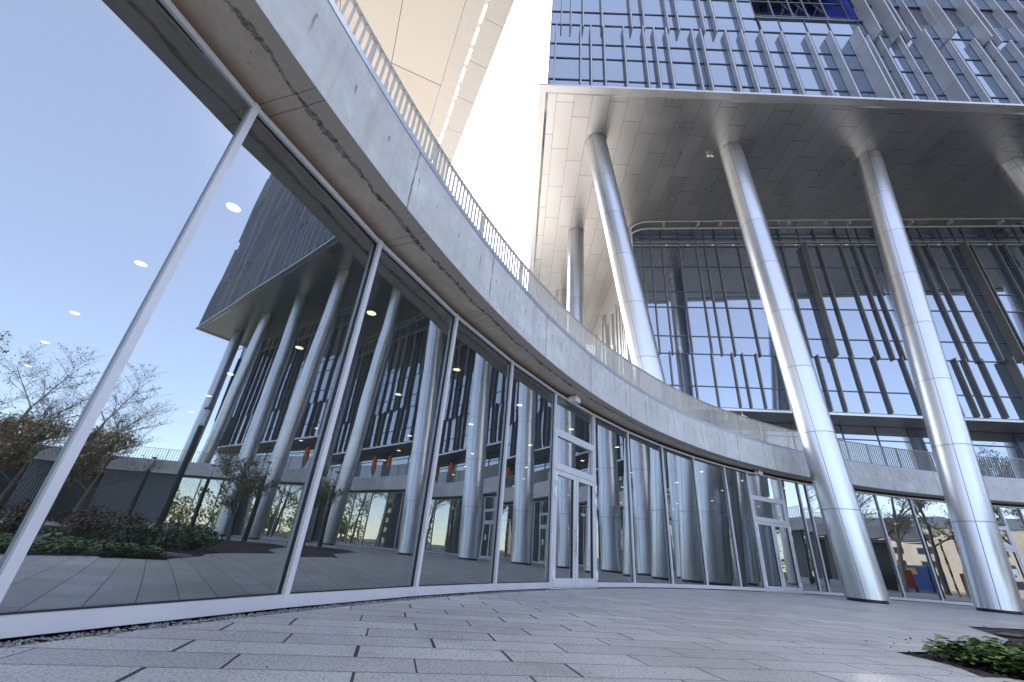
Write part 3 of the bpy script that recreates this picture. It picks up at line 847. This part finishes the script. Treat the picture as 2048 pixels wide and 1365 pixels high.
# leafy ground cover at the near corner of the bed and across it
lf = MB()
def leaf(m, c, s, up, az):
    """one lobed, cupped leaf"""
    n = 9; ring_ = []
    X = Vector((cos(az), sin(az), 0)); Y = Vector((-sin(az), cos(az), 0)); Z = Vector((0, 0, 1))
    tilt = up; D = (X * cos(tilt) + Z * sin(tilt)); Nn = (Z * cos(tilt) - X * sin(tilt))
    for k in range(n):
        t = 2 * math.pi * k / n; rr = s * (1 if k % 2 else .78)
        ring_.append(Vector(c) + D * rr * cos(t) + Y * rr * sin(t) + Nn * (.18 * s + random.uniform(-.08, .08) * s))
    n0 = len(m.v); m.v += [tuple(v) for v in ring_] + [tuple(c)]
    for k in range(n):
        m.f.append((n0 + k, n0 + (k + 1) % n, n0 + n)); m.uv.append([(0, 0)] * 3); m.mi.append(0); m.sm.append(True)
for cx_, cy_, rr, cnt in [(4.75, 5.16, .2, 50), (4.98, 5.1, .28, 110), (4.85, 4.75, .28, 120), (5.15, 4.8, .32, 150), (4.75, 4.45, .2, 60), (5.35, 5.25, .3, 120), (5.5, 4.75, .4, 200), (5.0, 4.45, .3, 110), (5.6, 4.3, .5, 240), (5.9, 5.0, .35, 130), (6.4, 4.5, .5, 200), (5.4, 3.6, .6, 200), (6.4, 3.7, .7, 260), (7.3, 4.1, .6, 160)]:
    for i in range(int(cnt * 2.6)):
        a = random.uniform(0, 6.28); q = rr * math.sqrt(random.random())
        x, y = cx_ + q * cos(a), cy_ + q * sin(a)
        hgt = .02 + .19 * (1 - (q / rr) ** 2) * random.uniform(.4, 1.0)
        leaf(lf, (x, y, hgt), random.uniform(.02, .042), random.uniform(-.5, .5), random.uniform(0, 6.28))
for i in range(2600):
    x, y = random.uniform(8, 15), random.uniform(-2, 9)
    if in_poly(x, y, BED) and y < 5.5: leaf(lf, (x, y, random.uniform(.03, .16)), random.uniform(.05, .11), random.uniform(-.5, .5), random.uniform(0, 6.28))
tag(lf.build('ground_cover', M['leafy']), kind='stuff')
# iron cover in the paving
dc = MB(); wall_along(dc, (9.28, 8.62), (8.66, 8.2), .28, .0, .012)
tag(dc.build('drain_cover', M['rust']), 'dark rectangular metal cover set flat in the paving', 'drain cover')
# crumbs of bark and twigs spilled on the paving beside the bed
cr = MB()
for i in range(60):
    t = random.random(); x = 5.0 + 2.6 * t + random.gauss(0, .4); y = 5.7 + 1.4 * t + random.gauss(0, .3)
    if in_poly(x, y, BED): continue
    pebble(cr, x, y, .003, random.uniform(.006, .02))
for i in range(160):
    x, y = random.uniform(-2.5, 7), random.uniform(2.5, 10)
    if in_poly(x, y, BED) or math.hypot(x - CX, y - CY) > RG - .3: continue
    pebble(cr, x, y, .002, random.uniform(.003, .008))
for i in range(2600):
    x, y = random.uniform(4.1, 8.5), random.uniform(2.6, 7.4)
    if in_poly(x, y, BED): pebble(cr, x, y, random.uniform(-.02, .0), random.uniform(.008, .028))
tag(cr.build('bark_litter', M['soil']), kind='stuff')

# ------------------------------------------------------------------ small things in view
def wall_light(th, label):
    c = A(th, RG - .17, 4.36); e = empty('wall_light', c, label, 'light', None)
    T, w = chord(th - .6, th + .6, r=RG - .17)
    m = MB(); m.box(w / 2 - .13, w / 2 + .13, -.1, .12, 4.28, 4.40, 0, T); m.build('housing', M['white'], e)
    m = MB(); m.box(w / 2 - .10, w / 2 + .10, -.07, .09, 4.274, 4.28, 0, T); m.box(w / 2 - .11, w / 2 + .11, .12, .123, 4.295, 4.385, 0, T); m.build('lens', simple('opal_lens', (.8, .76, .68), .3), e)
    m = MB(); m.box(w / 2 - .05, w / 2 + .05, -.1, .1, 4.40, Z1 - .001, 0, T); m.build('bracket', M['alu'], e)
wall_light(-51.6, 'small white box light under the concrete edge over the nearer double door')
wall_light(-26.6, 'small white box light under the concrete edge over the farther double door')
def floodlight(s, label, rz):
    p = W(s, .35, 9.44); e = empty('floodlight', p, label, 'floodlight')
    m = MB(); m.cyl(p, (p[0], p[1], p[2] - .16), .035, n=10); m.box(p[0] - .1, p[0] + .1, p[1] - .06, p[1] + .06, p[2] - .20, p[2] - .14); m.build('bracket', M['white'], e)
    m = MB(); d = Vector((sin(rz), -cos(rz), -.35)).normalized(); q = Vector(p) + Vector((0, 0, -.32))
    m.cyl(q - d * .2, q + d * .22, .12, .16, 16); m.build('lamp_head', M['white'], e)
    m = MB(); m.cyl(q + d * .2205, q + d * .23, .14, n=16); m.build('lens', M['steel'], e)
floodlight(6.0, 'white spotlight hung under the ledge, nearer the big columns', .5)
floodlight(5.0, 'white spotlight hung under the ledge, half hidden by the railing', -.6)

# ------------------------------------------------------------------ courtyard things that show in the reflections
def lamp_post(loc, h, label):
    e = empty('lamp_post', (*loc, 0), label, 'lamp post', 'dark lamp posts in the planting bed mirrored in the glass')
    x, y = loc
    m = MB(); m.cyl((x, y, -.05), (x, y, h - .85), .15, .11, 16); m.build('pole', M['blackmetal'], e)
    m = MB(); m.cyl((x, y, h - .85), (x, y, h - .07), .10, n=16); m.build('lantern', simple('lantern_glass', (.55, .58, .62), .15), e)
    m = MB(); m.cyl((x, y, h - .07), (x, y, h), .16, n=16); m.build('cap', M['blackmetal'], e)
lamp_post((17.9, 8.0), 5.8, 'tall dark lamp post, the nearest and largest one mirrored in the second pane')
lamp_post((22.7, 13.3), 4.5, 'dark lamp post mirrored in the third pane in front of a silver column')
lamp_post((31.5, 9.2), 4.6, 'small distant lamp post mirrored left of the slatted wall')
lamp_post((30.5, 12.6), 4.6, 'small distant lamp post mirrored before the slatted wall')

def make_tree(name, loc, h, spread, bark, leafm, nleaf, lsize, label, cat, seed, group=None, sway=.5):
    rnd = random.Random(seed)
    e = empty(name, (*loc, 0), label, cat, group)
    tr = MB(); tips = []
    def grow(p, d, L, r, lev):
        pts = [p]; rs = [r]; q = Vector(p); dd = Vector(d)
        n = 4
        for i in range(n):
            dd = (dd + Vector((rnd.gauss(0, .13), rnd.gauss(0, .13), rnd.gauss(.03, .06))) * sway * (1.3 if lev else .5)).normalized()
            q = q + dd * L / n; pts.append(q.copy()); rs.append(r * (1 - .6 * (i + 1) / n))
            if lev < 4 and i >= (1 if lev == 0 else 0):
                for c in range((2, 2, 2, 2)[lev]):
                    if lev == 0 and i == n - 1 and c: pass
                    az = rnd.uniform(0, 6.28); el = rnd.uniform(.25, .95)
                    nd = (dd * el + Vector((cos(az), sin(az), .2)) * spread).normalized()
                    grow(q.copy(), nd, L * rnd.uniform(.42, .62), max(.006, rs[-1] * .55), lev + 1)
        tr.tube([tuple(x) for x in pts], rs, 7 if lev == 0 else (5 if lev == 1 else 3), 0, False)
        if lev >= 3: tips.extend(pts[1:])
    grow(Vector((*loc, -.05)), Vector((rnd.gauss(0, .03), rnd.gauss(0, .03), 1)), h * .62, h * .016 + .03, 0)
    tr.build('trunk', bark, e)
    if nleaf:
        cr = MB()
        for i in range(nleaf):
            p = rnd.choice(tips) + Vector((rnd.gauss(0, .12), rnd.gauss(0, .12), rnd.gauss(0, .12)))
            a = Vector((rnd.gauss(0, 1), rnd.gauss(0, 1), rnd.gauss(0, 1))).normalized(); b = a.orthogonal().normalized(); s = lsize * rnd.uniform(.6, 1.4)
            c = a.cross(b)
            cr.face([p - b * s, p + c * s * .5, p + b * s, p - c * s * .5])
        cr.build('crown', leafm, e)
    return e
make_tree('bare_tree', (31.0, 6.4), 6.6, .7, M['bark'], M['autumn'], 350, .07, 'bare twiggy tree mirrored at the left edge of the first pane', 'tree', 3)
make_tree('tan_tree', (25.0, 4.9), 5.0, .65, M['bark'], M['autumn'], 4200, .085, 'tan leaved tree mirrored beside the first thick mullion', 'tree', 11)
make_tree('young_tree', (20.2, 11.6), 4.2, .75, M['bark'], M['spring'], 1500, .07, 'small spring green tree mirrored in front of the far glazing', 'tree', 5)
make_tree('birch_tree', (42.5, 5.8), 13.0, .7, M['birch'], M['spring'], 900, .08, 'pale trunked birch with few leaves mirrored between the right hand columns', 'tree', 8)
make_tree('leafing_tree', (47.0, .8), 13.5, .8, M['bark'], M['spring'], 5200, .10, 'tree with yellow green leaves mirrored beside the pale birch', 'tree', 21)
make_tree('street_tree', (43.0, -10.0), 12.0, .85, M['bark'], M['spring'], 3000, .10, 'street tree mirrored in the glass right of the last column', 'tree', 33)
make_tree('street_tree', (50.0, -14.0), 13.0, .85, M['bark'], M['autumn'], 3200, .10, 'tan street tree mirrored behind the paper notice', 'tree', 37)

def shrub(loc, r, h, mat, label, seed, cnt=900):
    rnd = random.Random(seed)
    e = empty('shrub', (*loc, 0), label, 'shrub', 'low shrubs in the planting bed mirrored in the glass')
    m = MB()
    for i in range(7):
        a = rnd.uniform(0, 6.28); m.tube([(loc[0], loc[1], -.05), (loc[0] + r * .5 * cos(a), loc[1] + r * .5 * sin(a), h * .8)], [.02, .006], 4)
    m.build('stem', M['bark'], e)
    m = MB(); blobs = [(rnd.uniform(-.6, .6) * r, rnd.uniform(-.6, .6) * r, h * rnd.uniform(.35, .7), r * rnd.uniform(.35, .6)) for _ in range(9)]
    for i in range(cnt):
        bx, by, bz, br = rnd.choice(blobs); d = Vector((rnd.gauss(0, 1), rnd.gauss(0, 1), rnd.gauss(0, 1))).normalized() * br * rnd.uniform(.6, 1.1)
        p = Vector((loc[0] + bx + d.x, loc[1] + by + d.y, max(.03, bz + d.z * .7)))
        a = Vector((rnd.gauss(0, 1), rnd.gauss(0, 1), rnd.gauss(0, 1))).normalized(); b = a.orthogonal().normalized(); c = a.cross(b); s = rnd.uniform(.035, .075)
        m.face([p - b * s, p + c * s * .6, p + b * s, p - c * s * .6])
    m.build('foliage', mat, e)
shrub((9.2, 4.9), .8, .7, M['red_shrub'], 'red brown shrub mirrored low in the second pane, nearest the mullion', 1)
shrub((11.0, 5.4), 1.0, .8, M['red_shrub'], 'larger red brown shrub mirrored behind the nearest one', 2)
shrub((13.2, 5.0), .9, .95, M['red_shrub'], 'tallest red brown shrub mirrored at the back of the bed', 3)
shrub((9.0, 6.7), .8, .55, M['dk_shrub'], 'low dark green shrub mirrored near the paving edge', 4)
shrub((11.4, 7.3), .9, .6, M['dk_shrub'], 'spreading dark green shrub mirrored between paving and lamp post', 5)
shrub((7.4, 5.5), .7, .45, M['dk_shrub'], 'smallest dark green shrub mirrored at the corner of the bed', 6)

def parasol(th, label):
    p = A(th, RB + 1.7, Z2 + .03); e = empty('folded_parasol', p, label, 'parasol', 'folded orange parasols on the terrace mirrored in the glass')
    m = MB(); m.cyl(p, (p[0], p[1], p[2] + 2.3), .03, n=10); m.build('pole', M['blackmetal'], e)
    m = MB(); m.tube([(p[0], p[1], p[2] + z) for z in (.55, .8, 1.3, 1.9, 2.2, 2.32)], [.10, .2, .24, .2, .11, .02], 12); m.build('canopy', M['orange'], e)
    m = MB(); m.cyl(p, (p[0], p[1], p[2] + .09), .28, n=16); m.build('base', M['curb'], e)
parasol(17.5, 'folded orange parasol on the terrace mirrored left of the third mullion')
parasol(21.5, 'folded orange parasol on the terrace mirrored right of the third mullion')

# beyond the open side of the courtyard
wd_ = MB(); wr = random.Random(5)
for i in range(46):
    az = rad(138 + i * 2.9 + wr.uniform(-1, 1)); ds = wr.uniform(62, 84); x0, y0 = CX + ds * sin(az), CY + ds * cos(az); hh = wr.uniform(6, 12.5); rr = wr.uniform(2.2, 4.2)
    wd_.tube([(x0, y0, -.1), (x0 + wr.uniform(-.4, .4), y0, hh * .5), (x0, y0, hh * .8)], [.3, .2, .08], 5)
    for q in range(300):
        d = Vector((wr.gauss(0, 1), wr.gauss(0, 1), wr.gauss(0, 1))).normalized() * wr.uniform(.5, 1.0) ** .5
        p = Vector((x0 + d.x * rr, y0 + d.y * rr, hh * .56 + d.z * hh * .42))
        a = Vector((wr.gauss(0, 1), wr.gauss(0, 1), wr.gauss(0, 1))).normalized(); b = a.orthogonal().normalized(); c = a.cross(b); z_ = wr.uniform(.22, .5)
        wd_.face([p - b * z_, p + c * z_ * .6, p + b * z_, p - c * z_ * .6], None, 1)
    for q in range(150):
        p = Vector((x0 + wr.uniform(-5, 5), y0 + wr.uniform(-3, 3), wr.uniform(.1, 4.2))); a = Vector((wr.gauss(0, 1), wr.gauss(0, 1), wr.gauss(0, 1))).normalized(); b = a.orthogonal().normalized(); c = a.cross(b); z_ = wr.uniform(.3, .6)
        wd_.face([p - b * z_, p + c * z_ * .6, p + b * z_, p - c * z_ * .6], None, 1)
tag(wd_.build('distant_wood', [M['bark'], M['spring']]), kind='stuff')
mb = MB(); wall_along(mb, (30, -66), (120, 90), 9, -.03, -.012); tag(mb.build('road', M['asphalt']), kind='structure')
apt = empty('apartment_building', (124, -46, 0), 'beige apartment block with rows of square windows mirrored in the right hand glazing', 'building')
an = rad(122); ax = Vector((sin(an + math.pi / 2), cos(an + math.pi / 2))); ad = Vector((sin(an), cos(an)))
def AP(s, d, z): return (124 + ax.x * s + ad.x * d, -46 + ax.y * s + ad.y * d, z)
mb = MB(); mb.box(-36, 4, 0, 14, -.05, 13.2, 0, AP); mb.box(4, 34, -5, 14, -.05, 13.2, 0, AP); mb.build('wall', M['brick'], apt)
mb = MB(); mb.box(-36.4, 4.4, -.3, 14.4, 13.2, 15.6, 0, AP); mb.box(4.41, 34.4, -5.3, 14.4, 13.2, 15.4, 0, AP); mb.build('roof', M['roofm'], apt)
for r in range(4):
    for c in range(16):
        s = -34 + c * 4.2
        if 1.5 < s < 6: continue
        d = -.02 if s < 4 else -5.02
        m = MB(); m.box(s, s + 1.7, d - .03, d + .1, 1.4 + r * 3.0, 2.9 + r * 3.0, 0, AP); m.build('window', M['winm'], apt)
def TR(loc, rz):
    c_, s_ = cos(rz), sin(rz)
    return lambda x, y, z: (loc[0] + c_ * x - s_ * y, loc[1] + s_ * x + c_ * y, z)
ct = empty('shipping_container', (57, -.5, 0), 'blue metal site container mirrored low between the two right hand columns', 'container')
T = TR((57, -.5), rad(-58))
mb = MB(); mb.box(-3, 3, -1.2, 1.2, .05, 2.6, 0, T)
for i in range(26):
    x = -2.9 + i * .225; mb.box(x, x + .1, -1.24, -1.2, .2, 2.45, 0, T); mb.box(x, x + .1, 1.2, 1.24, .2, 2.45, 0, T)
mb.build('body', M['blue'], ct)
mb = MB(); mb.box(-1.0, .6, -1.26, -1.24, 1.7, 2.3, 0, T); mb.build('sign_panel', M['yellow'], ct)
mb = MB(); mb.box(-3.05, -3.0, -1.1, -.02, .15, 2.5, 0, T); mb.box(-3.05, -3.0, .02, 1.1, .15, 2.5, 0, T); mb.build('door', M['blue'], ct)
van = empty('red_van', (50, 1.4, 0), 'small red van parked by the street, mirrored left of the blue container', 'van')
T = TR((50, 1.4), rad(-31))
mb = MB()
prof = [(-2.1, .35), (2.1, .35), (2.15, .95), (1.5, 1.15), (.95, 1.85), (-1.95, 1.9), (-2.12, 1.0)]
for y0, y1 in ((-.85, .85),):
    L_ = [T(x, y0, z) for x, z in prof]; R_ = [T(x, y1, z) for x, z in prof]
    mb.face(L_); mb.face(list(reversed(R_)))
    for i in range(len(prof)):
        j = (i + 1) % len(prof); mb.face([L_[j], L_[i], R_[i], R_[j]])
mb.build('body', M['red'], van)
for y in (-.86, .86):
    for x0, x1 in ((-.1, .95), (-1.0, -.2)):
        m = MB(); m.face([T(x0, y, 1.15), T(x1 + (.25 if x1 > .5 else 0), y, 1.15), T(x1 - (.15 if x1 > .5 else 0), y, 1.7), T(x0, y, 1.7)]); m.build('window', M['winm'], van)
    for x in (-1.35, 1.35):
        m = MB(); m.cyl(T(x, y * .85, .33), T(x, y * 1.03, .33), .33, n=20); w_ = m.build('wheel', M['tyre'], van)
        m = MB(); m.cyl(T(x, y * 1.031, .33), T(x, y * 1.045, .33), .19, n=16); m.build('rim', M['steel'], w_)
m = MB(); m.face([T(1.47, -.72, 1.19), T(1.47, .72, 1.19), T(1.0, .68, 1.8), T(1.0, -.68, 1.8)]); m.build('windscreen', M['winm'], van)
for y in (-.6, .6):
    m = MB(); m.box(2.12, 2.17, y - .15, y + .15, .75, .9, 0, T); m.build('headlight', M['white'], van)
def pole(loc, h, label):
    e = empty('striped_pole', (*loc, 0), label, 'pole', 'orange and black striped poles mirrored between the columns')
    m = MB(); z = 0; i = 0
    while z < h:
        m.cyl((*loc, z), (*loc, min(h, z + .5) - .003), .07, n=10, mi=i % 2); z += .5; i += 1
    m.build('shaft', [M['yellow'], M['blackmetal']], e)
    m = MB(); m.cyl((*loc, h), (*loc, h + .12), .11, n=12); m.build('cap', M['blackmetal'], e)
pole((43.5, 4.2), 4.4, 'orange and black striped pole mirrored left, close to the birch trunk')
pole((46.0, 3.6), 4.4, 'orange and black striped pole mirrored right, in front of the blue container')

# ------------------------------------------------------------------ light
SUN_AZ, SUN_EL = -4.0, 40.0
W_ = bpy.data.worlds.new('World'); S.world = W_; W_.use_nodes = True
nt = W_.node_tree; bg = nt.nodes['Background']
sky = nt.nodes.new('ShaderNodeTexSky'); sky.sky_type = 'NISHITA'; sky.sun_disc = False
sky.sun_elevation = rad(SUN_EL); sky.sun_rotation = rad(SUN_AZ)
sky.altitude = 0; sky.air_density = 1.0; sky.dust_density = .05; sky.ozone_density = 2.0
# bright hazy aureole round the sun
sd = Vector((sin(rad(SUN_AZ)) * cos(rad(SUN_EL)), cos(rad(SUN_AZ)) * cos(rad(SUN_EL)), sin(rad(SUN_EL))))
tc = nt.nodes.new('ShaderNodeTexCoord')
dot = nt.nodes.new('ShaderNodeVectorMath'); dot.operation = 'DOT_PRODUCT'; nt.links.new(tc.outputs['Generated'], dot.inputs[0]); dot.inputs[1].default_value = sd
mr = nt.nodes.new('ShaderNodeMapRange'); mr.interpolation_type = 'SMOOTHERSTEP'
nt.links.new(dot.outputs['Value'], mr.inputs[0]); mr.inputs[1].default_value = .35; mr.inputs[2].default_value = 1.0; mr.inputs[3].default_value = 0; mr.inputs[4].default_value = 1
AUR = 14.0
HAZE = (1.55, 1.53, 1.86)    # pale spring haze over the whole sky
mul = nt.nodes.new('ShaderNodeVectorMath'); mul.operation = 'SCALE'; mul.inputs[0].default_value = (1, .97, .92)
sc = nt.nodes.new('ShaderNodeMath'); sc.operation = 'MULTIPLY'; nt.links.new(mr.outputs[0], sc.inputs[0]); sc.inputs[1].default_value = AUR
nt.links.new(sc.outputs[0], mul.inputs['Scale'])
add = nt.nodes.new('ShaderNodeVectorMath'); add.operation = 'ADD'
hz = nt.nodes.new('ShaderNodeVectorMath'); hz.operation = 'ADD'; sk2 = nt.nodes.new('ShaderNodeVectorMath'); sk2.operation = 'SCALE'; nt.links.new(sky.outputs[0], sk2.inputs[0]); sk2.inputs['Scale'].default_value = .72
nt.links.new(sk2.outputs[0], hz.inputs[0]); hz.inputs[1].default_value = HAZE
nt.links.new(hz.outputs[0], add.inputs[0]); nt.links.new(mul.outputs[0], add.inputs[1])
nt.links.new(add.outputs[0], bg.inputs['Color']); bg.inputs['Strength'].default_value = .50
sl = bpy.data.lights.new('sun', 'SUN'); sl.energy = 5.0; sl.angle = rad(.55); sl.color = (1, .93, .82)
so_ = bpy.data.objects.new('sun', sl); COL.objects.link(so_)
so_.rotation_euler = (-sd).to_track_quat('-Z', 'Y').to_euler(); so_.location = sd * 80

# ------------------------------------------------------------------ camera
R = [[0.9965510345605866, -0.036935691604867454, 0.07430874916114966], [0.08298213974238394, 0.4435689630962991, -0.8923903515062507], [0.0, 0.8954788270324119, 0.44510411179482023]]
cam = bpy.data.cameras.new('camera'); co = bpy.data.objects.new('camera', cam); COL.objects.link(co)
cam.sensor_width = 36; cam.lens = 14.811; cam.clip_start = .05; cam.clip_end = 3000
co.matrix_world = Matrix(((R[0][0], -R[1][0], -R[2][0], 0), (R[0][1], -R[1][1], -R[2][1], 0), (R[0][2], -R[1][2], -R[2][2], .65), (0, 0, 0, 1)))
S.camera = co

for o in COL.objects:
    if '_o' in o: del o['_o']
S.render.engine = 'CYCLES'
S.cycles.max_bounces = 10; S.cycles.glossy_bounces = 6; S.cycles.transparent_max_bounces = 16; S.cycles.diffuse_bounces = 4
S.cycles.use_denoising = True
S.cycles.sample_clamp_indirect = 6
S.view_settings.view_transform = 'Standard'; S.view_settings.look = 'None'; S.view_settings.exposure = 0
